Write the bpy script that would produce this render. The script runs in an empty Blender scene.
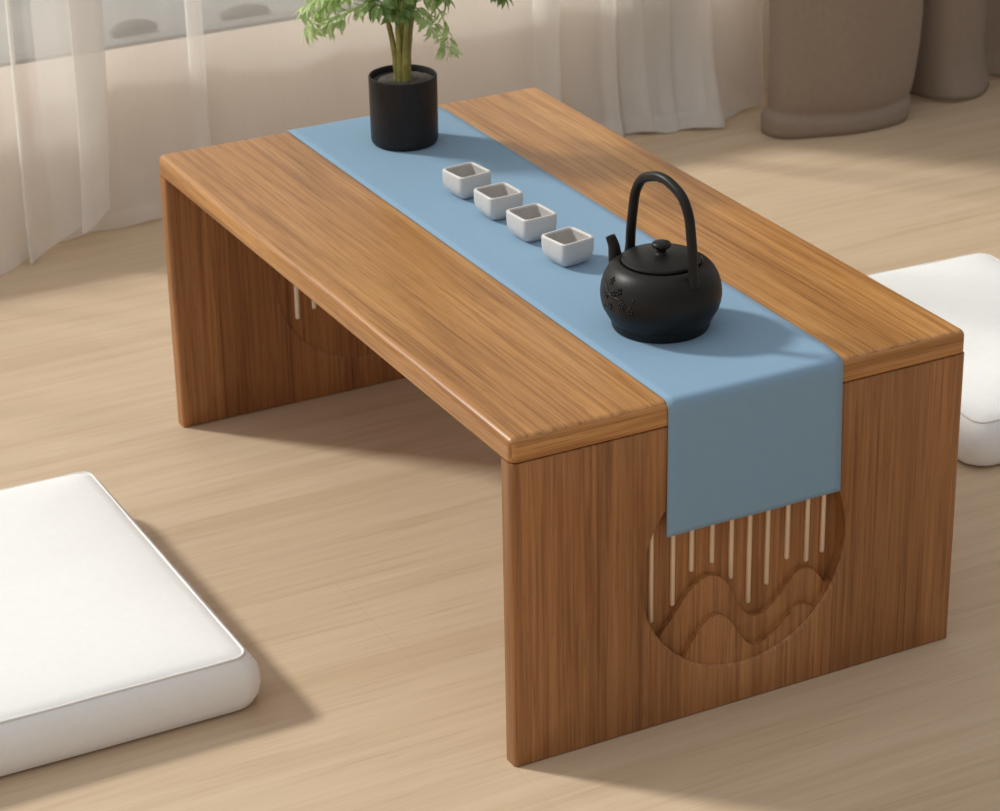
import bpy, bmesh, math, random
from mathutils import Vector, Matrix, noise
random.seed(7)
PI = math.pi
SC = bpy.context.scene
COL = SC.collection

# ------------------------------------------------------------------ camera
cam_d = bpy.data.cameras.new('camera')
cam = bpy.data.objects.new('camera', cam_d)
COL.objects.link(cam)
rt = Vector((0.88629397, -0.46280142, -0.0172583))
dn = Vector((-0.20946152, -0.36733923, -0.90619411))
fw = Vector((0.41304827, 0.80676932, -0.42250963))
M = Matrix((rt, -dn, -fw)).transposed().to_4x4()
M.translation = Vector((-0.88354181, -1.7081706, 1.24323306))
cam.matrix_world = M
cam_d.sensor_width = 36
cam_d.lens = 36 * 2.6146
cam_d.clip_start = 0.05
cam_d.dof.use_dof = True
cam_d.dof.focus_distance = 2.25
cam_d.dof.aperture_fstop = 16
SC.camera = cam

# ------------------------------------------------------------------ world, sun, exposure
w = bpy.data.worlds.new('world')
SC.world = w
w.use_nodes = True
bg = w.node_tree.nodes['Background']
bg.inputs[0].default_value = (1.0, 0.985, 0.965, 1)
# daylight comes mostly from the window side and above, the room side is dimmer
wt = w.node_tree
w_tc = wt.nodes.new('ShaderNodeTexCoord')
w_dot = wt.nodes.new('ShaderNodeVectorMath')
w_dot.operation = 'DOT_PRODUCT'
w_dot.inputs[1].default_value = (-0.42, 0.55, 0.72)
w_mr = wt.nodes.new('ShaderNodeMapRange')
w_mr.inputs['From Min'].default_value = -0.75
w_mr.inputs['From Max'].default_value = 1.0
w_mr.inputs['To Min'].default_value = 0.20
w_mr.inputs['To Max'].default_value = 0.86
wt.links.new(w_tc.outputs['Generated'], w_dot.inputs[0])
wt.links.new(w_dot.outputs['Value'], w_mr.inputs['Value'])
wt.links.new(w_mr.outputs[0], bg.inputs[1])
sun_d = bpy.data.lights.new('sun', 'SUN')
sun_d.energy = 7.9
sun_d.angle = math.radians(7)
sun_d.color = (1.0, 0.96, 0.90)
sun = bpy.data.objects.new('sun', sun_d)
COL.objects.link(sun)
sun.location = (-2, 3, 3)
sun.rotation_euler = Vector((0.67, -0.74, -0.75)).to_track_quat('-Z', 'Y').to_euler()
SC.view_settings.view_transform = 'Standard'
SC.view_settings.look = 'None'
SC.view_settings.exposure = 0.0
SC.view_settings.gamma = 1.0
SC.view_settings.use_curve_mapping = False

# ------------------------------------------------------------------ materials
def new_mat(name):
    m = bpy.data.materials.new(name)
    m.use_nodes = True
    nt = m.node_tree
    return m, nt, nt.nodes['Principled BSDF']

def N(nt, kind, **kw):
    n = nt.nodes.new(kind)
    for k, v in kw.items():
        setattr(n, k, v)
    return n

def noise_tex(nt, vec, scale, detail=4, rough=0.55, sc=(1, 1, 1), dist=0.0):
    mp = N(nt, 'ShaderNodeMapping')
    mp.inputs['Scale'].default_value = sc
    nt.links.new(vec, mp.inputs['Vector'])
    n = N(nt, 'ShaderNodeTexNoise')
    n.inputs['Scale'].default_value = scale
    n.inputs['Detail'].default_value = detail
    n.inputs['Roughness'].default_value = rough
    n.inputs['Distortion'].default_value = dist
    nt.links.new(mp.outputs[0], n.inputs['Vector'])
    return n.outputs[0]

def ramp(nt, fac, stops):
    r = N(nt, 'ShaderNodeValToRGB')
    els = r.color_ramp.elements
    while len(els) < len(stops):
        els.new(0.5)
    for e, (p, c) in zip(els, stops):
        e.position = p
        e.color = (c[0], c[1], c[2], 1) if not isinstance(c, (int, float)) else (c, c, c, 1)
    nt.links.new(fac, r.inputs[0])
    return r.outputs[0]

def mix(nt, a, b, fac, mode='MIX'):
    n = N(nt, 'ShaderNodeMix', data_type='RGBA', blend_type=mode)
    for s, v in ((0, fac), (6, a), (7, b)):
        if hasattr(v, 'links'):
            nt.links.new(v, n.inputs[s])
        else:
            n.inputs[s].default_value = v if s == 0 else (v[0], v[1], v[2], 1)
    return n.outputs[2]

def bump(nt, bsdf, h, strength, dist=0.001):
    b = N(nt, 'ShaderNodeBump')
    b.inputs['Strength'].default_value = strength
    b.inputs['Distance'].default_value = dist
    nt.links.new(h, b.inputs['Height'])
    nt.links.new(b.outputs[0], bsdf.inputs['Normal'])

def plain(name, col, rough=0.5, metal=0.0, bump_scale=None, bump_str=0.1, var=0.06, spec=0.5):
    m, nt, b = new_mat(name)
    tc = N(nt, 'ShaderNodeTexCoord')
    f = noise_tex(nt, tc.outputs['Object'], bump_scale or 40, 3)
    lo = [c * (1 - var) for c in col]
    hi = [min(1, c * (1 + var)) for c in col]
    nt.links.new(ramp(nt, f, [(0.3, lo), (0.7, hi)]), b.inputs['Base Color'])
    b.inputs['Roughness'].default_value = rough
    b.inputs['Metallic'].default_value = metal
    b.inputs['Specular IOR Level'].default_value = spec
    if bump_scale:
        bump(nt, b, f, bump_str)
    return m

def wood(name, axis, board_axis, board_w, dark, mid, light, rough=0.34, seam=0.35):
    """Wood whose grain runs along `axis`; boards side by side on `board_axis`."""
    m, nt, b = new_mat(name)
    tc = N(nt, 'ShaderNodeTexCoord')
    v = tc.outputs['Object']
    def sc(across, along):
        s = [across] * 3
        s[axis] = along
        return tuple(s)
    fine = noise_tex(nt, v, 1.0, 4, 0.60, sc(330, 6), 0.35)
    mids = noise_tex(nt, v, 1.0, 4, 0.60, sc(85, 2.4), 0.7)
    wide = noise_tex(nt, v, 1.0, 2, 0.5, sc(16, 1.3), 0.6)
    pores = noise_tex(nt, v, 1.0, 2, 0.5, sc(700, 28), 0.0)
    base = ramp(nt, mids, [(0.28, dark), (0.5, mid), (0.74, light)])
    fcol = ramp(nt, fine, [(0.34, (0.60, 0.54, 0.48)), (0.52, (1, 1, 1)), (0.75, (1.18, 1.18, 1.18))])
    c = mix(nt, base, fcol, 0.75, 'MULTIPLY')
    wcol = ramp(nt, wide, [(0.3, (0.87, 0.85, 0.82)), (0.65, (1.05, 1.05, 1.05))])
    c = mix(nt, c, wcol, 0.8, 'MULTIPLY')
    pcol = ramp(nt, pores, [(0.30, (0.62, 0.56, 0.5)), (0.42, (1, 1, 1))])
    c = mix(nt, c, pcol, 0.6, 'MULTIPLY')
    # boards: random tint and a thin dark joint
    sp = N(nt, 'ShaderNodeSeparateXYZ')
    nt.links.new(v, sp.inputs[0])
    dv = N(nt, 'ShaderNodeMath', operation='DIVIDE')
    nt.links.new(sp.outputs[board_axis], dv.inputs[0])
    dv.inputs[1].default_value = board_w
    fl = N(nt, 'ShaderNodeMath', operation='FLOOR')
    nt.links.new(dv.outputs[0], fl.inputs[0])
    wn = N(nt, 'ShaderNodeTexWhiteNoise', noise_dimensions='1D')
    nt.links.new(fl.outputs[0], wn.inputs['W'])
    tint = ramp(nt, wn.outputs[0], [(0.0, (0.86, 0.84, 0.81)), (1.0, (1.08, 1.08, 1.07))])
    c = mix(nt, c, tint, 1.0, 'MULTIPLY')
    fr = N(nt, 'ShaderNodeMath', operation='FRACT')
    nt.links.new(dv.outputs[0], fr.inputs[0])
    jt = ramp(nt, fr.outputs[0], [(0.0, (1 - seam,) * 3), (0.014, (1, 1, 1)), (0.986, (1, 1, 1)), (1.0, (1 - seam,) * 3)])
    c = mix(nt, c, jt, 1.0, 'MULTIPLY')
    nt.links.new(c, b.inputs['Base Color'])
    rr = ramp(nt, fine, [(0.2, rough + 0.1), (0.8, rough)])
    nt.links.new(rr, b.inputs['Roughness'])
    b.inputs['Specular IOR Level'].default_value = 0.48
    bump(nt, b, fine, 0.16, 0.0004)
    return m

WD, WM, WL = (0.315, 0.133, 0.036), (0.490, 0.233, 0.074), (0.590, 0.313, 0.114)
M_top = wood('wood_top', 1, 0, 0.093, WD, WM, WL, 0.30, 0.10)
M_edge = wood('wood_edge', 0, 2, 0.4, WD, WM, WL, 0.35, 0.0)
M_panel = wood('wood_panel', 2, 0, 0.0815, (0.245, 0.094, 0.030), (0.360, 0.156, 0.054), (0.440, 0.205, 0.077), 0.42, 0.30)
M_slotlit = plain('cream_lit_slot', (0.90, 0.80, 0.66), 0.4, 0.0, None)  # paler than the outer rods: daylight through the slots put into the colour
M_rod = plain('pale_inlay', (0.78, 0.60, 0.42), 0.28, 0.25, None)

def floor_mat():
    m, nt, b = new_mat('light_oak_floor')
    tc = N(nt, 'ShaderNodeTexCoord')
    v = tc.outputs['Object']
    fine = noise_tex(nt, v, 1.0, 5, 0.6, (4, 110, 1), 0.5)
    mids = noise_tex(nt, v, 1.0, 3, 0.5, (1.6, 26, 1), 1.2)
    wide = noise_tex(nt, v, 1.0, 2, 0.5, (0.8, 5, 1), 0.5)
    c = ramp(nt, mids, [(0.28, (0.565, 0.422, 0.284)), (0.5, (0.618, 0.473, 0.328)), (0.74, (0.648, 0.503, 0.357))])
    c = mix(nt, c, ramp(nt, fine, [(0.28, (0.91, 0.895, 0.875)), (0.55, (1, 1, 1)), (0.8, (1.04, 1.04, 1.04))]), 0.9, 'MULTIPLY')
    hair = noise_tex(nt, v, 1.0, 3, 0.6, (7, 260, 1), 0.8)
    c = mix(nt, c, ramp(nt, hair, [(0.30, (0.86, 0.83, 0.79)), (0.44, (1, 1, 1))]), 0.7, 'MULTIPLY')
    c = mix(nt, c, ramp(nt, wide, [(0.3, (0.965, 0.96, 0.955)), (0.7, (1.02, 1.02, 1.02))]), 0.9, 'MULTIPLY')
    br = N(nt, 'ShaderNodeTexBrick')
    br.offset = 0.37
    br.inputs['Color1'].default_value = (1, 1, 1, 1)
    br.inputs['Color2'].default_value = (0.955, 0.95, 0.945, 1)
    br.inputs['Mortar'].default_value = (0.95, 0.94, 0.93, 1)
    br.inputs['Scale'].default_value = 1
    br.inputs['Mortar Size'].default_value = 0.0008
    br.inputs['Brick Width'].default_value = 30.0
    br.inputs['Row Height'].default_value = 0.19
    nt.links.new(v, br.inputs['Vector'])
    c = mix(nt, c, br.outputs[0], 1.0, 'MULTIPLY')
    nt.links.new(c, b.inputs['Base Color'])
    b.inputs['Roughness'].default_value = 0.48
    b.inputs['Specular IOR Level'].default_value = 0.35
    bump(nt, b, fine, 0.10, 0.0005)
    return m

def cloth(name, col, thread, rough=0.85, var=0.08, strength=0.25, sheen=0.2):
    m, nt, b = new_mat(name)
    tc = N(nt, 'ShaderNodeTexCoord')
    v = tc.outputs['Object']
    def wv(d):
        wn = N(nt, 'ShaderNodeTexWave', wave_type='BANDS', bands_direction=d)
        wn.inputs['Scale'].default_value = thread
        wn.inputs['Distortion'].default_value = 0.6
        wn.inputs['Detail'].default_value = 1
        nt.links.new(v, wn.inputs['Vector'])
        return wn.outputs['Fac']
    a = N(nt, 'ShaderNodeMath', operation='ADD')
    nt.links.new(wv('X'), a.inputs[0])
    nt.links.new(wv('Z'), a.inputs[1])
    ad = N(nt, 'ShaderNodeMath', operation='ADD')
    nt.links.new(a.outputs[0], ad.inputs[0])
    nt.links.new(wv('Y'), ad.inputs[1])
    slub = noise_tex(nt, v, 1.0, 4, 0.6, (140, 140, 140))
    c = ramp(nt, slub, [(0.3, [x * (1 - var) for x in col]), (0.7, [min(1, x * (1 + var)) for x in col])])
    nt.links.new(c, b.inputs['Base Color'])
    b.inputs['Roughness'].default_value = rough
    b.inputs['Specular IOR Level'].default_value = 0.2
    b.inputs['Sheen Weight'].default_value = sheen
    bump(nt, b, ad.outputs[0], strength, 0.0003)
    return m

def sheer_mat(name, op):
    m, nt, b = new_mat(name)
    nt.nodes.remove(b)
    out = nt.nodes['Material Output']
    tr = N(nt, 'ShaderNodeBsdfTransparent')
    df = N(nt, 'ShaderNodeBsdfDiffuse')
    tl = N(nt, 'ShaderNodeBsdfTranslucent')
    tc = N(nt, 'ShaderNodeTexCoord')
    th = noise_tex(nt, tc.outputs['Object'], 1.0, 3, 0.6, (45, 45, 3))
    cc = ramp(nt, th, [(0.3, (0.90, 0.87, 0.83)), (0.7, (0.94, 0.91, 0.88))])
    nt.links.new(cc, df.inputs[0])
    nt.links.new(cc, tl.inputs[0])
    m1 = N(nt, 'ShaderNodeMixShader')
    m1.inputs[0].default_value = 0.14
    nt.links.new(df.outputs[0], m1.inputs[1])
    nt.links.new(tl.outputs[0], m1.inputs[2])
    lw = N(nt, 'ShaderNodeLayerWeight')
    lw.inputs['Blend'].default_value = 0.35
    mr = N(nt, 'ShaderNodeMapRange')
    mr.inputs['To Min'].default_value = op
    mr.inputs['To Max'].default_value = min(1.0, op + 0.45)
    nt.links.new(lw.outputs['Facing'], mr.inputs['Value'])
    m2 = N(nt, 'ShaderNodeMixShader')
    nt.links.new(mr.outputs[0], m2.inputs[0])
    nt.links.new(tr.outputs[0], m2.inputs[1])
    nt.links.new(m1.outputs[0], m2.inputs[2])
    nt.links.new(m2.outputs[0], out.inputs[0])
    return m

def glass_mat():
    m, nt, b = new_mat('window_glass')
    nt.nodes.remove(b)
    out = nt.nodes['Material Output']
    tr = N(nt, 'ShaderNodeBsdfTransparent')
    tr.inputs[0].default_value = (0.93, 0.95, 0.95, 1)
    gl = N(nt, 'ShaderNodeBsdfGlossy')
    gl.inputs['Roughness'].default_value = 0.02
    mx = N(nt, 'ShaderNodeMixShader')
    mx.inputs[0].default_value = 0.05
    nt.links.new(tr.outputs[0], mx.inputs[1])
    nt.links.new(gl.outputs[0], mx.inputs[2])
    nt.links.new(mx.outputs[0], out.inputs[0])
    return m

def leaf_mat(name, lo, hi):
    m, nt, b = new_mat(name)
    oi = N(nt, 'ShaderNodeTexCoord')
    f = noise_tex(nt, oi.outputs['Object'], 90, 3)
    c = ramp(nt, f, [(0.3, lo), (0.7, hi)])
    nt.links.new(c, b.inputs['Base Color'])
    b.inputs['Roughness'].default_value = 0.5
    tl = N(nt, 'ShaderNodeBsdfTranslucent')
    nt.links.new(c, tl.inputs[0])
    mx = N(nt, 'ShaderNodeMixShader')
    mx.inputs[0].default_value = 0.42
    nt.links.new(b.outputs[0], mx.inputs[1])
    nt.links.new(tl.outputs[0], mx.inputs[2])
    nt.links.new(mx.outputs[0], nt.nodes['Material Output'].inputs[0])
    return m

M_floor = floor_mat()
M_wall = plain('beige_wall_paint', (0.82, 0.72, 0.63), 0.8, 0, 300, 0.05, 0.02)
M_frame = plain('dark_window_frame', (0.10, 0.095, 0.09), 0.5)
M_glass = glass_mat()
M_out = plain('grey_paving', (0.13, 0.128, 0.126), 0.85, 0, 12, 0.1, 0.15)
M_stone = plain('dark_stone', (0.014, 0.013, 0.012), 0.8, 0, 60, 0.2, 0.2)
M_runner = cloth('blue_runner_cloth', (0.218, 0.345, 0.482), 420, 0.85, 0.015, 0.12, 0.1)
M_white = cloth('white_cushion_cloth', (0.875, 0.865, 0.855), 500, 0.9, 0.015, 0.12, 0.1)
M_pipe = cloth('white_piping_cloth', (0.78, 0.76, 0.74), 500, 0.9, 0.02, 0.12, 0.1)
M_grey = cloth('grey_brown_linen', (0.295, 0.228, 0.178), 150, 0.95, 0.05, 0.5, 0.1)
M_sheer = sheer_mat('sheer_voile', 0.41)
M_hem = sheer_mat('sheer_hem', 0.40)
M_iron = plain('black_cast_iron', (0.0105, 0.0100, 0.0098), 0.42, 0.0, 420, 0.08, 0.15, 0.24)
M_pot = plain('black_pot_clay', (0.019, 0.016, 0.015), 0.45, 0.0, 150, 0.08, 0.15, 0.25)
M_soil = plain('dark_soil', (0.095, 0.078, 0.068), 0.95, 0.0, 300, 0.9, 0.4)
M_cup = plain('white_ceramic', (0.60, 0.58, 0.565), 0.42, 0.0, 200, 0.03, 0.02)
M_cupin = plain('cup_inside_grey', (0.46, 0.43, 0.41), 0.5, 0.0, 200, 0.03, 0.05)  # inside of the cup, greyer and darker than the body
M_cane = plain('cane_green', (0.30, 0.27, 0.075), 0.5, 0.0, 70, 0.1, 0.35)
M_leafL = leaf_mat('leaf_pale', (0.42, 0.58, 0.21), (0.76, 0.86, 0.54))
M_leafM = leaf_mat('leaf_mid', (0.20, 0.34, 0.10), (0.55, 0.68, 0.32))
M_leafD = leaf_mat('leaf_dark', (0.08, 0.17, 0.04), (0.34, 0.48, 0.17))

# ------------------------------------------------------------------ mesh helpers
def obj(name, bm, mats, parent=None, loc=(0, 0, 0), rotz=0.0, angle=40, solid=None, smooth=True, recalc=True):
    if recalc:
        bmesh.ops.recalc_face_normals(bm, faces=bm.faces)
    me = bpy.data.meshes.new(name)
    bm.to_mesh(me)
    bm.free()
    for m in (mats if isinstance(mats, (list, tuple)) else [mats]):
        me.materials.append(m)
    if smooth:
        me.shade_smooth()
        me.set_sharp_from_angle(angle=math.radians(angle))
    o = bpy.data.objects.new(name, me)
    COL.objects.link(o)
    o.location = loc
    o.rotation_euler = (0, 0, rotz)
    o.parent = parent
    if solid:
        s = o.modifiers.new('thickness', 'SOLIDIFY')
        s.thickness = solid
        s.offset = 0
    return o

def thing(name, label, cat, loc=(0, 0, 0), rotz=0.0, group=None):
    o = bpy.data.objects.new(name, None)
    COL.objects.link(o)
    o.empty_display_size = 0.02
    o.location = loc
    o.rotation_euler = (0, 0, rotz)
    o['label'] = label
    o['category'] = cat
    if group:
        o['group'] = group
    return o

def tag(o, label, cat, group=None):
    o['label'] = label
    o['category'] = cat
    if group:
        o['group'] = group
    return o

def struct(o, label, cat):
    o['kind'] = 'structure'
    o['label'] = label
    o['category'] = cat
    return o

def dup_tree(o, parent=None):
    c = o.copy()
    COL.objects.link(c)
    c.parent = parent
    for ch in list(o.children):
        dup_tree(ch, c)
    return c

def add_box(bm, x0, x1, y0, y1, z0, z1, r=0.0, seg=4):
    g = bmesh.ops.create_cube(bm, size=1.0)
    vs = g['verts']
    for v in vs:
        v.co = Vector((x0 + (v.co.x + .5) * (x1 - x0), y0 + (v.co.y + .5) * (y1 - y0), z0 + (v.co.z + .5) * (z1 - z0)))
    if r > 0:
        es = list({e for v in vs for e in v.link_edges})
        bmesh.ops.bevel(bm, geom=es, offset=r, segments=seg, profile=0.5, affect='EDGES')

def lathe(bm, prof, seg=64):
    rings = []
    for r, z in prof:
        if r < 1e-6:
            rings.append([bm.verts.new((0, 0, z))])
        else:
            rings.append([bm.verts.new((r * math.cos(2 * PI * i / seg), r * math.sin(2 * PI * i / seg), z)) for i in range(seg)])
    loft(bm, rings)

def loft(bm, rings, closed=True):
    for a, b in zip(rings, rings[1:]):
        n = max(len(a), len(b))
        rng = range(n) if closed else range(n - 1)
        for i in rng:
            j = (i + 1) % n
            if len(a) == 1 and len(b) == 1:
                continue
            if len(a) == 1:
                bm.faces.new((a[0], b[j], b[i]))
            elif len(b) == 1:
                bm.faces.new((a[i], a[j], b[0]))
            else:
                bm.faces.new((a[i], a[j], b[j], b[i]))

def crv(pts, n=8, closed=False):
    """Catmull-Rom through pts (tuples of any length)."""
    P = [Vector(p) for p in pts]
    out = []
    m = len(P)
    for i in range(m if closed else m - 1):
        if closed:
            p0, p1, p2, p3 = P[i - 1], P[i], P[(i + 1) % m], P[(i + 2) % m]
        else:
            p0, p1, p2, p3 = P[max(i - 1, 0)], P[i], P[i + 1], P[min(i + 2, m - 1)]
        for k in range(n):
            t = k / n
            out.append(0.5 * (2 * p1 + (p2 - p0) * t + (2 * p0 - 5 * p1 + 4 * p2 - p3) * t * t + (3 * p1 - p0 - 3 * p2 + p3) * t ** 3))
    if not closed:
        out.append(P[-1])
    return out

def tube(bm, pts, rad, seg=14, closed=False, caps=True):
    pts = [Vector(p) for p in pts]
    n = len(pts)
    rads = rad if isinstance(rad, (list, tuple)) else [rad] * n
    rings = []
    up = None
    for i, p in enumerate(pts):
        a = pts[(i - 1) % n] if (closed or i > 0) else p
        b = pts[(i + 1) % n] if (closed or i < n - 1) else p
        t = (b - a).normalized()
        if up is None:
            up = t.orthogonal().normalized()
        up = (up - t * up.dot(t)).normalized()
        s = t.cross(up)
        rings.append([bm.verts.new(p + (up * math.cos(2 * PI * k / seg) + s * math.sin(2 * PI * k / seg)) * rads[i]) for k in range(seg)])
    if closed:
        rings.append(rings[0])
    loft(bm, rings)
    if caps and not closed:
        for rg, sgn, p in ((rings[0], -1, 0), (rings[-1], 1, -1)):
            t = (pts[1] - pts[0]).normalized() * -1 if sgn < 0 else (pts[-1] - pts[-2]).normalized()
            c = pts[p]
            r = rads[p]
            prev = rg
            for q in (0.5, 0.85):
                nr = [bm.verts.new(c + (v.co - c) * math.sqrt(1 - q * q) + t * r * q) for v in rg]
                loft(bm, [prev, nr])
                prev = nr
            tip = bm.verts.new(c + t * r)
            loft(bm, [prev, [tip]])

def sheet(bm, rows):
    """rows: list of equal-length lists of points -> grid of quads."""
    vr = [[bm.verts.new(p) for p in r] for r in rows]
    loft(bm, vr, closed=False)
    return vr

# ------------------------------------------------------------------ the setting
WY = 1.46        # inner face of the window wall
SILL = 0.228
bm = bmesh.new()
vs = [bm.verts.new(p) for p in ((-3.2, -3.0, 0), (3.2, -3.0, 0), (3.2, WY + 0.02, 0), (-3.2, WY + 0.02, 0))]
bm.faces.new(vs)
r_ = bmesh.ops.extrude_face_region(bm, geom=list(bm.faces))
for v in r_['geom']:
    if isinstance(v, bmesh.types.BMVert):
        v.co.z = -0.05
struct(obj('floor', bm, M_floor), 'pale oak plank floor with faint grain running along the window wall', 'floor')

bm = bmesh.new()
add_box(bm, -3.2, 3.2, WY, WY + 0.03, -0.12, SILL)
add_box(bm, 1.62, 3.2, WY, WY + 0.03, SILL, 2.72)
add_box(bm, -3.2, -2.9, WY, WY + 0.03, SILL, 2.72)
add_box(bm, -3.2, 3.2, WY, WY + 0.03, 2.72, 2.95)
struct(obj('wall_back', bm, M_wall), 'beige low wall under the wide window behind the sheer curtains', 'wall')

bm = bmesh.new()
for a in ((-2.9, 1.62, SILL, SILL + 0.005), (-2.9, 1.62, 2.67, 2.72)):
    add_box(bm, a[0], a[1], WY, WY + 0.03, a[2], a[3], 0.002, 1)
for x in (-2.9, 1.57):
    add_box(bm, x, x + 0.05, WY, WY + 0.03, SILL + 0.005, 2.67, 0.002, 1)
win = struct(obj('window_1', bm, M_frame), 'wide window with a thin dark bottom rail behind sheer curtains', 'window')
bm = bmesh.new()
add_box(bm, -2.88, 1.60, WY + 0.013, WY + 0.017, SILL + 0.004, 2.69)
obj('glass_pane', bm, M_glass, win)

bm = bmesh.new()
add_box(bm, -3.2, 3.2, WY + 0.03, WY + 0.24, SILL - 0.05, SILL - 0.001, 0.003, 2)
struct(obj('trim_1', bm, M_out), 'grey ledge outside along the foot of the window', 'window ledge')
bm = bmesh.new()
add_box(bm, -6, 8, WY + 0.24, WY + 9, -0.30, -0.12)
struct(obj('ground', bm, M_out), 'blurred grey paving outside, seen through the window', 'ground')

def stone(x, y, sx, sy, sz, label):
    bm = bmesh.new()
    bmesh.ops.create_icosphere(bm, subdivisions=3, radius=1)
    for v in bm.verts:
        k = 1 + 0.10 * noise.noise(v.co * 1.3 + Vector((x * 9, 0, 0)))
        v.co = Vector((v.co.x * sx * k, v.co.y * sy * k, max(v.co.z, -0.55) * sz * k + 0.55 * sz))
    return tag(obj('stone', bm, M_stone, None, (x, y, SILL - 0.001)), label, 'stone', 'dark stones on the outer window ledge')
stone(0.228, 1.513, 0.032, 0.020, 0.013, 'dark rounded stone on the ledge outside the window, left one near the sheer fold')
stone(0.388, 1.513, 0.036, 0.020, 0.010, 'flatter dark stone on the window ledge, the one nearer the plant leaves')

# ------------------------------------------------------------------ coffee table
TW, TL, TH = 0.4597, 0.808, 0.3157
X0, Y0 = -0.0010, -0.0015        # near left corner of the table
ST = 0.0225                    # slab thickness
PT = 0.0205                     # panel thickness
CX, CZ, CR = 0.2325, 0.1458, 0.1072
table = thing('coffee_table', 'low brown wooden tea table with solid end panels and rounded edges', 'table', (X0 + TW / 2, Y0 + TL / 2, 0))
OFF = Vector((-TW / 2, -TL / 2, 0))

bm = bmesh.new()
add_box(bm, 0, TW, 0, TL, TH - ST, TH)
bm.edges.ensure_lookup_table()
top_e = [e for e in bm.edges if all(abs(v.co.z - TH) < 1e-5 for v in e.verts)]
ver_e = [e for e in bm.edges if abs(e.verts[0].co.z - e.verts[1].co.z) > 0.01]
bmesh.ops.bevel(bm, geom=top_e + ver_e, offset=0.0070, segments=6, profile=0.5, affect='EDGES')
low = [e for e in bm.edges if all(abs(v.co.z - (TH - ST)) < 1e-5 for v in e.verts)]
bmesh.ops.bevel(bm, geom=low, offset=0.0018, segments=2, profile=0.5, affect='EDGES')
bmesh.ops.translate(bm, verts=bm.verts, vec=OFF)
bmesh.ops.recalc_face_normals(bm, faces=bm.faces)
for f in bm.faces:
    if abs(f.normal.y) > 0.75:
        f.material_index = 1
obj('tabletop', bm, [M_top, M_edge], table, angle=50)

def rect_ring(angles, hw, hh, cx, cz, ox, oz):
    """Points of a rectangle (centre cx,cz; half sizes) hit by rays from (ox,oz)."""
    out = []
    for a in angles:
        dx, dz = math.cos(a), math.sin(a)
        ts = []
        if abs(dx) > 1e-9:
            ts.append(((cx + math.copysign(hw, dx)) - ox) / dx)
        if abs(dz) > 1e-9:
            ts.append(((cz + math.copysign(hh, dz)) - oz) / dz)
        t = min(t for t in ts if t > 0)
        out.append((ox + dx * t, oz + dz * t))
    return out

PH = TH - ST - 0.0004
DEEP, INNER = 0.0155, 0.0022

def panel_mesh():
    """x 0..TW, outer face y=0, inner face y=PT, z 0..PH."""
    bm = bmesh.new()
    cx, cz, hw, hh = TW / 2, PH / 2, TW / 2, PH / 2
    ang = [2 * PI * i / 120 for i in range(120)]
    for X, Z in ((0, 0), (TW, 0), (TW, PH), (0, PH)):
        ang.append(math.atan2(Z - CZ, X - CX) % (2 * PI))
    ang = sorted(set(round(a, 6) for a in ang))
    base = rect_ring(ang, hw, hh, cx, cz, CX, CZ)
    def rr(inset, y):
        return [bm.verts.new((cx + (p[0] - cx) * (hw - inset) / hw, y, cz + (p[1] - cz) * (hh - inset * 0.4) / hh)) for p in base]
    def cr(r, y):
        return [bm.verts.new((CX + r * math.cos(a), y, CZ + r * math.sin(a))) for a in ang]
    rings = [[bm.verts.new((CX, DEEP, CZ))], cr(CR * 0.5, DEEP), cr(CR - 0.0015, DEEP), cr(CR - 0.0015, 0.0026), cr(CR, 0.0009), cr(CR + 0.0012, 0)]
    b = 0.0045
    for k in range(5):
        t = k / 4 * PI / 2
        rings.append(rr(b * (1 - math.sin(t)), b * (1 - math.cos(t))))
    for k in range(5):
        t = k / 4 * PI / 2
        rings.append(rr(b * (1 - math.cos(t)), PT - b + b * math.sin(t)))
    rings += [cr(CR + 0.001, PT), cr(CR, PT - 0.0004), cr(CR - 0.001, PT - INNER), cr(CR * 0.5, PT - INNER), [bm.verts.new((CX, PT - INNER, CZ))]]
    loft(bm, rings)
    return bm

def circ_x(z, side):
    d = CR * CR - (z - CZ) ** 2
    return CX + side * math.sqrt(max(d, 0)) 

def wave_mesh(pts, y_front, y_back):
    """Raised carved hill: wave line on top, recess circle underneath."""
    top = [(p.x, p.y) for p in crv(pts, 7)]
    R = CR - 0.0013
    def onto(p):
        a = math.atan2(p[1] - CZ, p[0] - CX)
        return a
    top = [p for p in top if math.hypot(p[0] - CX, p[1] - CZ) < R - 0.0006]
    a1 = onto(top[-1]); a0 = onto(top[0])
    a1 = a1 % (2 * PI); a0 = a0 % (2 * PI)
    arc = []
    n = 40
    for i in range(n + 1):
        a = a1 + (a0 - a1) * i / n
        arc.append((CX + R * math.cos(a), CZ + R * math.sin(a)))
    poly = top + arc
    bm = bmesh.new()
    vs = [bm.verts.new((x, y_front, z)) for x, z in poly]
    f = bm.faces.new(vs)
    ex = bmesh.ops.extrude_face_region(bm, geom=[f])
    nv = [v for v in ex['geom'] if isinstance(v, bmesh.types.BMVert)]
    for v in nv:
        v.co.y = y_back
    fe = [e for e in bm.edges if all(abs(v.co.y - y_front) < 1e-6 and math.hypot(v.co.x - CX, v.co.z - CZ) < R - 0.0003 for v in e.verts)]
    bmesh.ops.bevel(bm, geom=fe, offset=0.0009, segments=2, profile=0.5, affect='EDGES')
    return bm

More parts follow.
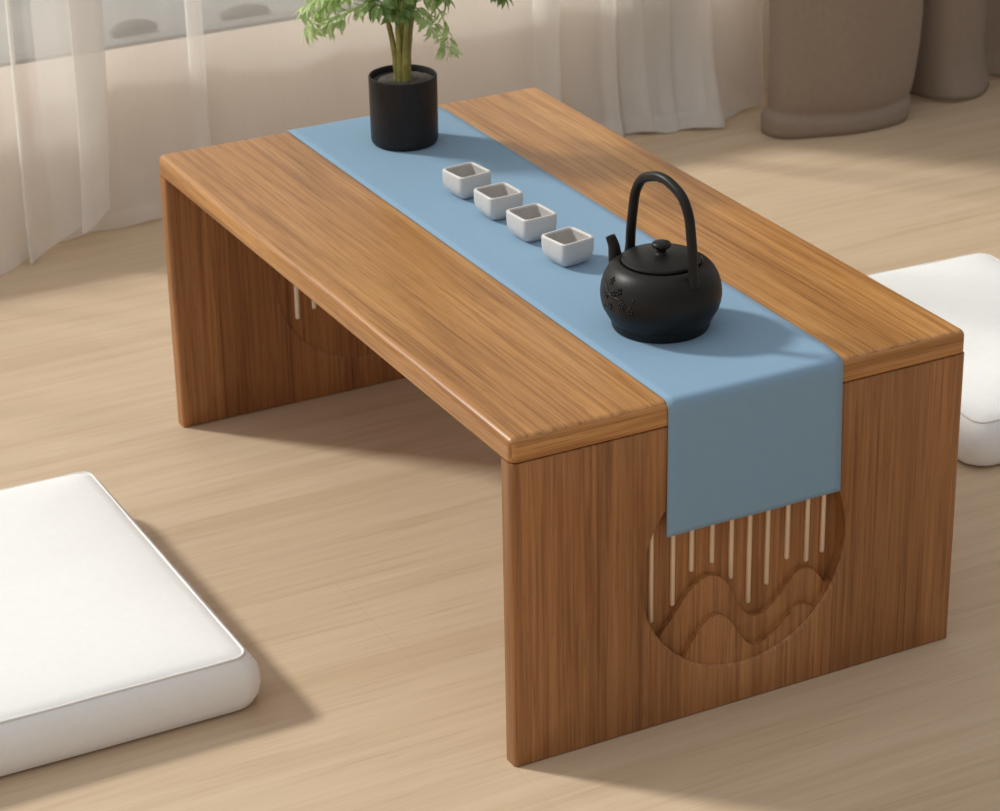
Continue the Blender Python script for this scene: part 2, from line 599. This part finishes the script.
W1 = [(0.128, 0.055), (0.149, 0.084), (0.163, 0.101), (0.179, 0.121), (0.195, 0.1315), (0.210, 0.1285), (0.222, 0.114), (0.232, 0.093), (0.245, 0.0795), (0.258, 0.0790), (0.271, 0.088), (0.284, 0.103), (0.296, 0.1125), (0.309, 0.1095), (0.320, 0.096), (0.336, 0.074)]
W2 = [(0.155, 0.030), (0.170, 0.057), (0.180, 0.074), (0.193, 0.089), (0.207, 0.0935), (0.219, 0.084), (0.229, 0.068), (0.240, 0.0545), (0.252, 0.0525), (0.264, 0.0590), (0.277, 0.069), (0.290, 0.0795), (0.302, 0.0775), (0.312, 0.070), (0.330, 0.055)]
RODS = [(0.143, .098), (0.165, .109), (0.184, .138), (0.205, .141), (0.225, .120), (0.244, .090), (0.263, .104), (0.284, .124), (0.305, .116), (0.322, .121)]

def make_panel():
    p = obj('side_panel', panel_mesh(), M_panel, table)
    for x, zb in RODS:
        bm = bmesh.new()
        zt = CZ + math.sqrt(CR ** 2 - (x - CX) ** 2) - 0.008
        zb = max(zb, CZ - math.sqrt(CR ** 2 - (x - CX) ** 2) + 0.006)
        tube(bm, [(x, DEEP - 0.0010, zb + 0.0022), (x, DEEP - 0.0010, (zb + zt) / 2), (x, DEEP - 0.0010, zt)], 0.0024, 12)
        obj('roundel_bar', bm, M_rod, p)['label'] = 'pale upright bar standing in for a backlit slot in the carved roundel'
    obj('wave_relief', wave_mesh(W1, 0.0092, DEEP + 0.001), M_panel, p)
    obj('wave_relief', wave_mesh(W2, 0.0034, 0.0102), M_panel, p)
    for k, zb in enumerate((.101, .109, .098, .125, .130, .108, .090, .120, .128)):  # inner bars: cream colour stands in for slots lit from behind
        x = 0.3160 - 0.0205 * k
        bm = bmesh.new()
        zt = CZ + math.sqrt(CR ** 2 - (x - CX) ** 2) - 0.008
        y = PT - INNER
        tube(bm, [(x, y, zb + 0.0022), (x, y, (zb + zt) / 2), (x, y, zt)], 0.0027, 12)
        obj('roundel_bar', bm, M_slotlit, p)['label'] = 'pale upright bar standing in for a backlit slot in the carved roundel'
    return p
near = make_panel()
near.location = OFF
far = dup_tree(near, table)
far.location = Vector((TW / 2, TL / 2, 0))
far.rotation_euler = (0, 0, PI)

# ------------------------------------------------------------------ table runner
RX0, RX1 = 0.1485, 0.3290
RT = 0.0016
def runner():
    path = []
    g = 0.0009
    rb = 0.0070 + g
    yo, zt = -g - 0.0004, TH + g
    zend = 0.189
    n = 26
    for i in range(n + 1):
        z = zend + (TH - 0.012 - zend) * i / n
        path.append((yo, z))
    for k in range(1, 9):
        a = PI / 2 * k / 8
        path.append((yo + (rb + 0.0004) * (1 - math.cos(a)), TH - 0.0070 + (rb) * math.sin(a)))
    m = 60
    for i in range(1, m):
        path.append((0.012 + (TL - 0.024) * i / m, zt))
    back = [(TL - y, z) for y, z in path[:n + 9]][::-1]
    path += back
    nx = 22
    rows = []
    for j, (y, z) in enumerate(path):
        row = []
        for i in range(nx + 1):
            x = RX0 + (RX1 - RX0) * i / nx
            drop = max(0.0, (TH - 0.02 - z)) / 0.107
            sgn = -1 if y < TL / 2 else 1
            dy = sgn * drop * (0.0006 + 0.0005 * math.sin(x * 52 + 1.0))
            e = min(1.0, max(0.0, (0.03 - min(y, TL - y)) / 0.03))
            xx = x - 0.0045 * e * (i / nx) + 0.0022 * drop * (i / nx) - 0.0008 * drop * (1 - i / nx)
            row.append((xx, y + dy, z))
        rows.append(row)
    bm = bmesh.new()
    sheet(bm, rows)
    o = obj('table_runner', bm, M_runner, None, (0, Y0, 0), solid=RT, angle=80)
    tag(o, 'dusty blue cloth runner lying along the tea table and hanging over its end', 'table runner')
    return o
runner()
CT = TH + 0.0009 + RT / 2        # top of the cloth

# ------------------------------------------------------------------ tea cups
def sq_ring(bm, h, z, n=5.0, seg=96, cx=0, cy=0):
    r = []
    for i in range(seg):
        a = 2 * PI * i / seg
        c, s = math.cos(a), math.sin(a)
        k = (abs(c) ** n + abs(s) ** n) ** (-1 / n)
        r.append(bm.verts.new((cx + h * k * c, cy + h * k * s, z)))
    return r

def make_cup(label):
    t = thing('tea_cup', label, 'cup', group='square cups on the blue runner')
    bm = bmesh.new()
    prof = [(0.0118, 0.0), (0.0130, 0.0006), (0.0150, 0.0028), (0.0172, 0.0062), (0.0185, 0.0100), (0.0190, 0.0145), (0.0192, 0.0238), (0.0190, 0.0254), (0.0183, 0.0261), (0.0169, 0.0261), (0.0163, 0.0254), (0.0161, 0.0242)]
    rings = [[bm.verts.new((0, 0, 0))]] + [sq_ring(bm, h, z, 4.5 + 4.5 * min(1, z / .012)) for h, z in prof]
    loft(bm, rings)
    obj('cup_body', bm, M_cup, t)
    bm = bmesh.new()
    prof = [(0.0161, 0.0244), (0.0154, 0.0150), (0.0140, 0.0085), (0.0115, 0.0060)]
    rings = [sq_ring(bm, h, z, 8.0) for h, z in prof] + [[bm.verts.new((0, 0, 0.0055))]]
    loft(bm, rings)
    obj('cup_lining', bm, M_cupin, t, recalc=False)['label'] = 'grey inside of the cup'
    return t
cup_pos = [((0.2275, 0.3150), 9, 'square white tea cup beside the black kettle, nearest of the row to it'),
           ((0.2280, 0.3885), 4, 'square white tea cup second from the black kettle'),
           ((0.2275, 0.4570), 3, 'square white tea cup third from the kettle, second from the plant pot'),
           ((0.2275, 0.5260), 7, 'square white tea cup at the far end of the row, nearest the plant pot')]
cup0 = None
for (x, y), r, lab in cup_pos:
    c = make_cup(lab) if cup0 is None else dup_tree(cup0)
    cup0 = cup0 or c
    c['label'] = lab
    c.location = (x, y, CT)
    c.rotation_euler = (0, 0, math.radians(r))

# ------------------------------------------------------------------ iron kettle
KD = Vector((-0.54, 0.84, 0)).normalized()
def kettle():
    t = thing('kettle', 'round black cast iron kettle with arched handle on the blue runner', 'kettle', (0.2255, 0.1395, CT))
    bm = bmesh.new()
    prof = [(0, 0), (0.0410, 0), (0.0432, 0.0008), (0.0442, 0.0030), (0.0450, 0.0085), (0.0466, 0.0105), (0.0504, 0.0175), (0.0512, 0.0192), (0.0520, 0.0202), (0.0535, 0.0255),
            (0.0543, 0.0310), (0.0543, 0.0350), (0.0534, 0.0420), (0.0512, 0.0490), (0.0478, 0.0550), (0.0436, 0.0594), (0.0395, 0.0618), (0.0372, 0.0624), (0.0362, 0.0620), (0.0358, 0.0610), (0.034, 0.0606), (0, 0.0606)]
    lathe(bm, prof, 96)
    obj('kettle_body', bm, M_iron, t, angle=28)
    bm = bmesh.new()
    lathe(bm, [(0, 0.0608), (0.0330, 0.0610), (0.0350, 0.0622), (0.0354, 0.0640), (0.0346, 0.0655), (0.0320, 0.0664), (0.0200, 0.0682), (0.0070, 0.0690), (0, 0.0690)], 72)
    lid = obj('lid', bm, M_iron, t, angle=35)
    bm = bmesh.new()
    lathe(bm, [(0.0060, 0.0686), (0.0046, 0.0700), (0.0042, 0.0722), (0.0060, 0.0742), (0.0083, 0.0756), (0.0088, 0.0774), (0.0080, 0.0792), (0.0050, 0.0803), (0, 0.0806)], 36)
    obj('lid_knob', bm, M_iron, lid, angle=60)
    # handle
    bm = bmesh.new()
    HD = Vector((-0.12, 0.99, 0)).normalized()
    prof = [(-0.0462, 0.0530), (-0.0455, 0.0620), (-0.0445, 0.0780), (-0.0420, 0.0960), (-0.0380, 0.1155), (-0.0280, 0.1305), (-0.0110, 0.1380), (0.0, 0.1395), (0.0110, 0.1380), (0.0280, 0.1305), (0.0380, 0.1155), (0.0420, 0.0960), (0.0445, 0.0780), (0.0455, 0.0620), (0.0462, 0.0530)]
    pts = [HD * p.x + Vector((0, 0, p.y)) for p in crv([(a, b) for a, b in prof], 6)]
    n = len(pts)
    rad = []
    for i in range(n):
        e = min(i, n - 1 - i) / (n / 2)
        rad.append(0.0045 + 0.0012 * max(0, 1 - e * 6))
    tube(bm, pts, rad, 18)
    h = obj('kettle_handle', bm, M_iron, t, angle=60)
    # spout
    bm = bmesh.new()
    sp = crv([(0.040, 0.040), (0.0445, 0.050), (0.0462, 0.060), (0.0474, 0.068), (0.0510, 0.0765)], 6)
    sp = [KD * p.x + Vector((0, 0, p.y)) for p in sp]
    m = len(sp)
    prof_r = [0.0086 - 0.0042 * (i / (m - 1)) ** 0.7 for i in range(m)]
    seg = 20
    def ring(i, r):
        a = sp[max(i - 1, 0)]; b = sp[min(i + 1, m - 1)]
        tt = (b - a).normalized()
        s = tt.cross(Vector((KD.y, -KD.x, 0))).normalized()
        u = tt.cross(s)
        return [bm.verts.new(sp[i] + (s * math.cos(2 * PI * k / seg) + u * math.sin(2 * PI * k / seg)) * r) for k in range(seg)]
    rings = [ring(i, prof_r[i]) for i in range(m)] + [ring(m - 1, prof_r[-1] - 0.0012), ring(m - 3, prof_r[-3] - 0.0016), ring(m - 8, 0.003)]
    loft(bm, rings)
    obj('spout', bm, M_iron, t, angle=50)
    # cast blossom relief on the flank left of the viewer
    bm = bmesh.new()
    rnd = random.Random(4)
    bodyp = [(0.0520, 0.0205), (0.0536, 0.0255), (0.0543, 0.0310), (0.0543, 0.0350), (0.0534, 0.0420), (0.0512, 0.0490), (0.0478, 0.0550)]
    def surf(a, z):
        for (r0, z0), (r1, z1) in zip(bodyp, bodyp[1:]):
            if z0 <= z <= z1:
                r = r0 + (r1 - r0) * (z - z0) / (z1 - z0)
                break
        else:
            r = bodyp[-1][0]
        return Vector((r * math.cos(a), r * math.sin(a), z))
    a0 = math.radians(196)
    def bead(p, r):
        g = bmesh.ops.create_icosphere(bm, subdivisions=2, radius=r)
        for v in g['verts']:
            v.co += p
    for fa, fz in ((-0.30, .0525), (-0.16, .043), (0.06, .036), (-0.34, .040), (0.24, .0325), (-0.04, .047), (-0.22, .031)):
        for k in range(5):
            q = 2 * PI * k / 5 + fa * 7
            bead(surf(a0 + fa + 0.045 * math.cos(q), fz + 0.0024 * math.sin(q)), 0.0014)
        bead(surf(a0 + fa, fz), 0.0011)
    for _ in range(12):
        bead(surf(a0 + rnd.uniform(-0.55, 0.35), rnd.uniform(.027, .046)), rnd.uniform(.0006, .0011))
    br = [surf(a0 - 0.60 + 0.95 * i / 14, 0.0480 - 0.0150 * i / 14 + 0.0016 * math.sin(i * 0.9)) for i in range(15)]
    tube(bm, br, 0.0009, 8)
    obj('cast_relief', bm, M_iron, t, angle=60)['label'] = 'raised blossom pattern on the kettle flank'
    return t
kettle()

# ------------------------------------------------------------------ potted plant
def plant():
    t = thing('potted_plant', 'leafy green cane plant in a black cylinder pot on the runner', 'plant', (0.2430, 0.7040, CT))
    bm = bmesh.new()
    lathe(bm, [(0, 0), (0.0310, 0), (0.0338, 0.0008), (0.0354, 0.0028), (0.0361, 0.0064), (0.0363, 0.0300), (0.0365, 0.0720), (0.0364, 0.0742), (0.0358, 0.0750), (0.0348, 0.0748), (0.0341, 0.0735), (0.0338, 0.0640), (0, 0.0640)], 80)
    obj('pot', bm, M_pot, t, angle=50)
    bm = bmesh.new()
    rings = [[bm.verts.new((0, 0, 0.0705))]]
    for k in range(1, 9):
        r = 0.0337 * k / 8
        rings.append([bm.verts.new((r * math.cos(2 * PI * i / 48), r * math.sin(2 * PI * i / 48), 0.0680 + 0.002 * (1 - k / 8) + 0.0009 * noise.noise(Vector((r * 160 * math.cos(2 * PI * i / 48), r * 160 * math.sin(2 * PI * i / 48), 3))))) for i in range(48)])
    loft(bm, rings)
    obj('soil', bm, M_soil, t, angle=80)
    R = Vector((rt.x, rt.y, 0)).normalized()         # across the view
    F = Vector((fw.x, fw.y, 0)).normalized()         # away from the viewer
    tops = []
    rnd = random.Random(11)
    stems = [(-0.0060, 0.000, -0.012, 0.002, 0.150), (-0.0022, -0.004, -0.003, -0.006, 0.185), (0.0020, 0.003, 0.004, 0.004, 0.215), (0.0056, -0.002, 0.012, 0.000, 0.165), (0.0000, 0.006, -0.004, 0.012, 0.200), (0.0026, -0.006, 0.006, -0.008, 0.150)]
    for a, b, c, d, h in stems:
        p0 = R * a + F * b + Vector((0, 0, 0.066))
        p3 = R * (a + c) + F * (b + d) + Vector((0, 0, h))
        pts = []
        for i in range(22):
            s = i / 21
            e = s * s
            pts.append(Vector((p0.x + (p3.x - p0.x) * e, p0.y + (p3.y - p0.y) * e, p0.z + (p3.z - p0.z) * s)))
        rad = [0.0036 * (1 - 0.35 * i / 21) * (1.14 if i % 5 == 0 else 1.0) for i in range(22)]
        bm = bmesh.new()
        tube(bm, pts, rad, 10)
        obj('cane_stem', bm, M_cane, t, angle=60)
        tops.append(p3)
    def leaflet(bm, p, d, nrm, L, wd):
        d = d.normalized()
        s = d.cross(nrm).normalized()
        nn = s.cross(d).normalized()
        prof = [(0.0, 0.06), (0.18, 0.62), (0.42, 1.0), (0.68, 0.72), (1.0, 0.0)]
        L_, Rr, Cc = [], [], []
        for u, wv in prof:
            c = p + d * (u * L) - nn * (0.22 * L * u * u)
            Cc.append(bm.verts.new(c))
            if wv > 0:
                L_.append(bm.verts.new(c + s * wd * wv + nn * wd * wv * 0.35))
                Rr.append(bm.verts.new(c - s * wd * wv + nn * wd * wv * 0.35))
        for i in range(3):
            bm.faces.new((Cc[i], Cc[i + 1], L_[i + 1], L_[i]))
            bm.faces.new((Cc[i + 1], Cc[i], Rr[i], Rr[i + 1]))
        bm.faces.new((Cc[3], Cc[4], L_[3]))
        bm.faces.new((Cc[4], Cc[3], Rr[3]))
    def frond(pts, mat, L=0.026, wd=0.0042, n=13, seed=0, jit=0.006):
        """pts: control points (across, away, height); leaflets on short twigs along the rib."""
        rr = random.Random(seed)
        P = crv([R * a + F * b + Vector((0, 0, c)) for a, b, c in pts], 10)
        m = len(P)
        bm = bmesh.new()
        tube(bm, P, [0.0011 * (1 - 0.7 * i / m) for i in range(m)], 6)
        for k in range(n):
            s = 0.22 + 0.78 * k / (n - 1)
            i = min(int(s * (m - 1)), m - 2)
            tg = (P[i + 1] - P[i]).normalized()
            side = tg.cross(Vector((0, 0, 1)))
            if side.length < 0.1:
                side = R.copy()
            side.normalize()
            up = side.cross(tg).normalized()
            for sg in (-1, 1):
                out = side * sg * rr.uniform(0.4, 1.0) + tg * rr.uniform(0.0, 0.5) + up * rr.uniform(-0.5, 0.5)
                base = P[i]
                tip = P[i] + out.normalized() * rr.uniform(0.3, 1.0) * jit
                tube(bm, [base, tip], 0.0004, 5, caps=False)
                for q in range(2):
                    dd = tg * rr.uniform(0.3, 1.0) + side * sg * rr.uniform(0.1, 1.0) + up * rr.uniform(-0.9, 0.35)
                    nr = up + Vector((rr.uniform(-.7, .7), rr.uniform(-.7, .7), rr.uniform(-.2, .2)))
                    leaflet(bm, tip, dd, nr, L * rr.uniform(0.7, 1.15), wd * rr.uniform(0.8, 1.15))
        leaflet(bm, P[-1], P[-1] - P[-2], Vector((0, 0, 1)), L, wd)
        return obj('leaf_frond', bm, mat, t, smooth=False, recalc=False)
    # fronds seen in the photograph
    pale = [
        [(-0.012, 0.0, 0.150), (-0.040, 0.002, 0.170), (-0.072, 0.006, 0.164), (-0.090, 0.008, 0.148), (-0.097, 0.010, 0.130)],
        [(-0.010, -0.004, 0.150), (-0.030, -0.012, 0.160), (-0.055, -0.020, 0.157), (-0.074, -0.026, 0.148)],
        [(-0.010, 0.004, 0.155), (-0.034, 0.018, 0.178), (-0.062, 0.030, 0.175), (-0.090, 0.040, 0.160)],
        [(-0.004, -0.008, 0.170), (-0.040, -0.014, 0.186), (-0.075, -0.018, 0.178), (-0.100, -0.018, 0.158)],
        [(-0.006, 0.002, 0.165), (-0.030, 0.004, 0.180), (-0.058, 0.006, 0.175), (-0.080, 0.006, 0.158)]]
    for k, f in enumerate(pale):
        frond([(a, b, c - 0.008 * min(1, -a / 0.05)) for a, b, c in f], M_leafL, 0.0185, 0.0031, 14, k + 1, 0.008)
    frond([(0.010, -0.002, 0.150), (0.028, -0.004, 0.158), (0.043, -0.006, 0.142), (0.048, -0.006, 0.120), (0.049, -0.006, 0.104)], M_leafL, 0.0160, 0.0024, 14, 11, 0.006)
    frond([(0.008, -0.008, 0.148), (0.018, -0.018, 0.152), (0.028, -0.026, 0.145), (0.034, -0.030, 0.134)], M_leafL, 0.017, 0.0032, 7, 12, 0.004)
    frond([(0.004, -0.008, 0.158), (0.004, -0.018, 0.164), (0.002, -0.028, 0.162), (0.000, -0.036, 0.154)], M_leafD, 0.019, 0.0040, 7, 13)
    frond([(0.012, 0.002, 0.168), (0.045, 0.004, 0.186), (0.080, 0.006, 0.180), (0.100, 0.006, 0.166), (0.107, 0.006, 0.157)], M_leafD, 0.018, 0.0032, 10, 14, 0.004)
    frond([(-0.004, -0.010, 0.160), (-0.012, -0.022, 0.172), (-0.018, -0.036, 0.172), (-0.022, -0.046, 0.164)], M_leafD, 0.020, 0.0042, 8, 15)
    frond([(0.010, 0.010, 0.165), (0.022, 0.022, 0.178), (0.036, 0.032, 0.176), (0.048, 0.040, 0.166)], M_leafD, 0.020, 0.0040, 9, 16)
    frond([(0.008, -0.004, 0.160), (0.020, -0.010, 0.172), (0.034, -0.014, 0.172), (0.046, -0.016, 0.164)], M_leafM, 0.019, 0.0038, 8, 17)
    # the crown above
    k = 20
    for az in (20, 75, 130, 185, 240, 300, 345):
        c, s = math.cos(math.radians(az)), math.sin(math.radians(az))
        h = 0.185 + 0.02 * math.sin(az)
        frond([(0.006 * c, 0.006 * s, h), (0.035 * c, 0.035 * s, h + 0.045), (0.075 * c, 0.075 * s, h + 0.060), (0.110 * c, 0.110 * s, h + 0.045)], M_leafD if k % 2 else M_leafL, 0.022, 0.0044, 12, k)
        k += 1
    frond([(0, 0, 0.20), (0.004, 0.004, 0.24), (0.014, 0.010, 0.275), (0.030, 0.016, 0.300)], M_leafD, 0.022, 0.0044, 11, 40)
    return t
plant()

# ------------------------------------------------------------------ floor cushions
def rrect(hx, hy, rad, seg=8, side=14):
    """Rounded-rectangle outline as (x, y) list; same count for every size."""
    pts = []
    for cx, cy, a0 in ((1, 1, 0), (-1, 1, 90), (-1, -1, 180), (1, -1, 270)):
        for i in range(seg + 1):
            a = math.radians(a0 + 90 * i / seg)
            pts.append(Vector((cx * (hx - rad) + rad * math.cos(a), cy * (hy - rad) + rad * math.sin(a))))
    out = []
    n = len(pts)
    for i in range(n):
        a, b = pts[i], pts[(i + 1) % n]
        if i % (seg + 1) == seg:
            for k in range(side):
                out.append(a + (b - a) * k / side)
        else:
            out.append(a)
    return out

def cushion(label, hx, hy, loc, rz, seed, hgt=0.052):
    t = thing('floor_cushion', label, 'cushion', loc, rz)
    def wob(x, y, z):
        return 0.0022 * noise.noise(Vector((x * 9 + seed, y * 9, z * 6)))
    bm = bmesh.new()
    prof = [(0.020, 0.0, 0.02), (0.0085, 0.0008, 0.026), (0.0030, 0.0045, 0.027), (0.0000, 0.0120, 0.026), (-0.0012, 0.0210, 0.024), (-0.0006, 0.030, 0.021), (0.0012, hgt - 0.012, 0.020), (0.0075, hgt - 0.003, 0.016), (0.0120, hgt, 0.013)]
    rings = [[bm.verts.new((0, 0, 0))]]
    for ins, z, rad in prof:
        rings.append([bm.verts.new((p.x * (1 + wob(p.x, p.y, z) * 2), p.y * (1 + wob(p.y, p.x, z) * 2), z)) for p in rrect(hx - ins, hy - ins, rad)])
    loft(bm, rings)
    ob = obj('cushion_body', bm, M_white, t, angle=75)
    bm = bmesh.new()
    rings = []
    for ins, z in ((0.0120, hgt), (0.0150, hgt + 0.0022), (0.024, hgt + 0.0042), (0.042, hgt + 0.0064), (0.070, hgt + 0.0080), (0.110, hgt + 0.0090), (min(hx, hy) * 0.8, hgt + 0.0096)):
        k = ins / min(hx, hy)
        rings.append([bm.verts.new((p.x, p.y, z + wob(p.x * 2, p.y * 2, 0) * 0.5)) for p in rrect(hx - ins, hy - ins, max(0.012, 0.013))])
    rings.append([bm.verts.new((0, 0, hgt + 0.0098))])
    loft(bm, rings)
    obj('cushion_top', bm, M_white, t, angle=75)
    bm = bmesh.new()
    tube(bm, [(p.x, p.y, hgt + 0.0002 + wob(p.x * 3, p.y * 3, 1) * 0.4) for p in rrect(hx - 0.0116, hy - 0.0116, 0.0135)], 0.0014, 8, closed=True)
    obj('piping', bm, M_pipe, t, angle=80)
    return t
cushion('large white square floor cushion with piped edge in the left foreground', 0.215, 0.226, (-0.365, 0.421, 0), 0.0, 1.0)
cushion('white floor cushion partly hidden behind the right end of the table', 0.153, 0.214, (0.8485, 0.4695, 0), math.radians(-3), 5.0)

# ------------------------------------------------------------------ curtains
def fold_path(x0, x1, y, folds, wav, seed):
    """Plan of a hanging cloth from x0 to x1: gentle waves plus doubled-back folds at (x, width)."""
    rnd = random.Random(seed)
    pts = [(x0, y)]
    x = x0
    sgn = 1 if x1 > x0 else -1
    fl = sorted(folds, key=lambda f: sgn * f[0])
    for fx, fw_ in fl:
        while sgn * (fx - x) > 0.11:
            x += sgn * rnd.uniform(0.045, 0.085)
            pts.append((x, y + rnd.uniform(-wav, wav)))
        a, b = fx - sgn * fw_ / 2, fx + sgn * fw_ / 2
        pts += [(a - sgn * 0.006, y - 0.004), (b - sgn * 0.001, y - 0.010), (b + sgn * 0.001, y - 0.003), (a + sgn * 0.001, y + 0.004), (a - sgn * 0.0005, y + 0.011), (b + sgn * 0.004, y + 0.012)]
        x = b + sgn * 0.006
    while sgn * (x1 - x) > 0.11:
        x += sgn * rnd.uniform(0.045, 0.085)
        pts.append((x, y + rnd.uniform(-wav, wav)))
    pts.append((x1, y))
    return [Vector((p.x, p.y)) for p in crv(pts, 7)]

ZS = [0.0, 0.008, 0.016, 0.022, 0.026, 0.029, 0.032, 0.036, 0.042, 0.06, 0.085, 0.115, 0.15, 0.20, 0.27, 0.36, 0.5, 0.7, 1.0, 1.4, 1.9, 2.4, 2.74]

def curtain(name, label, path, mat, hem_mat, shape, thick, hem_h=0.022, group=None, cat='curtain', angle=80):
    rows = [[shape(p, z) for p in path] for z in ZS]
    bm = bmesh.new()
    sheet(bm, rows)
    t = thing(name, label, cat, (path[len(path) // 2].x, path[len(path) // 2].y, 0), 0, group)
    back = Vector((-t.location.x, -t.location.y, 0))
    o = obj('curtain_cloth', bm, mat, t, tuple(back), angle=angle, solid=thick)
    if hem_mat:
        bm = bmesh.new()
        rows = []
        for k in range(4):
            z = hem_h * k / 3
            rows.append([Vector(shape(p, z)) + Vector((0, -0.0012, 0)) for p in path])
        sheet(bm, rows)
        obj('curtain_hem', bm, hem_mat, t, tuple(back), angle=angle)
    return t

def sheer_left(p, z):
    x, y = p.x, p.y
    u = max(0.0, min(1.0, (x + 0.10) / 0.234))
    lift = 0.0012 + 0.050 * max(0.0, (u - 0.42) / 0.58) ** 1.6
    k = max(0.0, 1 - z / 0.30)
    zz = lift * max(0.0, 1 - z / 0.6) + z
    y2 = y - 0.055 * k ** 2 * (1 - 0.75 * u)
    x2 = x - 0.020 * k ** 2 * u
    y2 += 0.010 * math.sin(x * 41 + z * 6) * k
    return (x2, y2, zz)
pl = fold_path(0.134, -2.80, 1.375, [(0.116, 0.034), (0.020, 0.007)], 0.010, 3)
curtain('sheer_curtain', 'left sheer white curtain whose hem swoops up beside the table', pl, M_sheer, M_hem, sheer_left, None)

def sheer_right(p, z):
    x, y = p.x, p.y
    k = max(0.0, 1 - z / 0.16)
    u = max(0.0, min(1.0, (x - 0.85) / 0.2))
    y2 = y - (0.012 + 0.034 * u * max(0.0, min(1.0, (1.09 - x) / 0.05))) * k ** 2 + (0.006 - 0.003 * u) * math.sin(x * 63 + z * 22) * k
    if 1.0 < x < 1.15:
        y2 -= 0.022 * math.sin(PI * (x - 1.0) / 0.15)
    x2 = x + 0.010 * k ** 2 * u * math.sin(x * 30)
    return (x2, y2, z + 0.0012 + 0.002 * k * (1 + math.sin(x * 75)))
pr_ = fold_path(0.06, 1.16, 1.415, [(0.278, 0.013), (0.80, 0.026), (0.90, 0.012), (0.935, 0.030), (0.965, 0.05), (1.005, 0.050), (1.03, 0.04)], 0.008, 9)
curtain('sheer_curtain', 'right sheer white curtain hanging behind the table, gathered beside the grey drape', pr_, M_sheer, M_hem, sheer_right, None)

def sstep(a, b, v):
    q = max(0.0, min(1.0, (v - a) / (b - a)))
    return q * q * (3 - 2 * q)

def drape1(p, z):
    x, y = p.x, p.y
    front = 1.0 if y < 1.30 else 0.3
    edge = 0.029 - 0.006 * math.sin((x - 1.10) * 14)        # the turned-up hem ends here
    flap = 1 - sstep(edge - 0.004, edge + 0.003, z)
    crease = math.exp(-((z - edge - 0.006) / 0.008) ** 2)
    side = max(0.0, min(1.0, (1.27 - x) / 0.10))
    y2 = y + 0.004 * crease * front - 0.002 * flap * front - 0.010 * max(0, 1 - z / 0.4) + 0.003 * math.sin(x * 40 + z * 5)
    x2 = x - 0.013 * flap * side * (1 if y < 1.33 else 0.3) - 0.022 * max(0.0, 1 - z / 0.14) ** 1.3 * sstep(1.25, 1.345, x) * (1 if y < 1.36 else 0.4)
    return (x2, y2, z + 0.001)
g1 = crv([(1.155, 1.352), (1.138, 1.346), (1.118, 1.332), (1.105, 1.310), (1.108, 1.285), (1.13, 1.265), (1.19, 1.250), (1.25, 1.243), (1.295, 1.246), (1.326, 1.262), (1.342, 1.295), (1.350, 1.345), (1.353, 1.39), (1.354, 1.435)], 8)
curtain('grey_curtain', 'heavy grey brown linen drape next to the sheer curtain, hem turned up', g1, M_grey, None, drape1, 0.004, group='grey linen drapes')

def drape2(p, z):
    k = max(0.0, 1 - z / 0.05)
    x, y = p.x, p.y
    return (x + 0.004 * k * math.sin(x * 60), y - 0.014 * k + 0.004 * math.sin(x * 35 + z * 4), z + 0.001 + 0.003 * k * (1 + math.sin(x * 55)))
g2 = crv([(1.366, 1.435), (1.367, 1.40), (1.370, 1.35), (1.378, 1.315), (1.394, 1.292), (1.42, 1.285), (1.46, 1.290), (1.49, 1.315), (1.515, 1.345), (1.545, 1.33), (1.57, 1.29), (1.61, 1.275), (1.65, 1.29), (1.68, 1.335), (1.72, 1.34), (1.75, 1.295), (1.80, 1.28), (1.84, 1.31), (1.86, 1.36)], 7)
curtain('grey_curtain', 'darker grey brown linen drape at the far right edge beyond the black gap', g2, M_grey, None, drape2, 0.004, group='grey linen drapes')
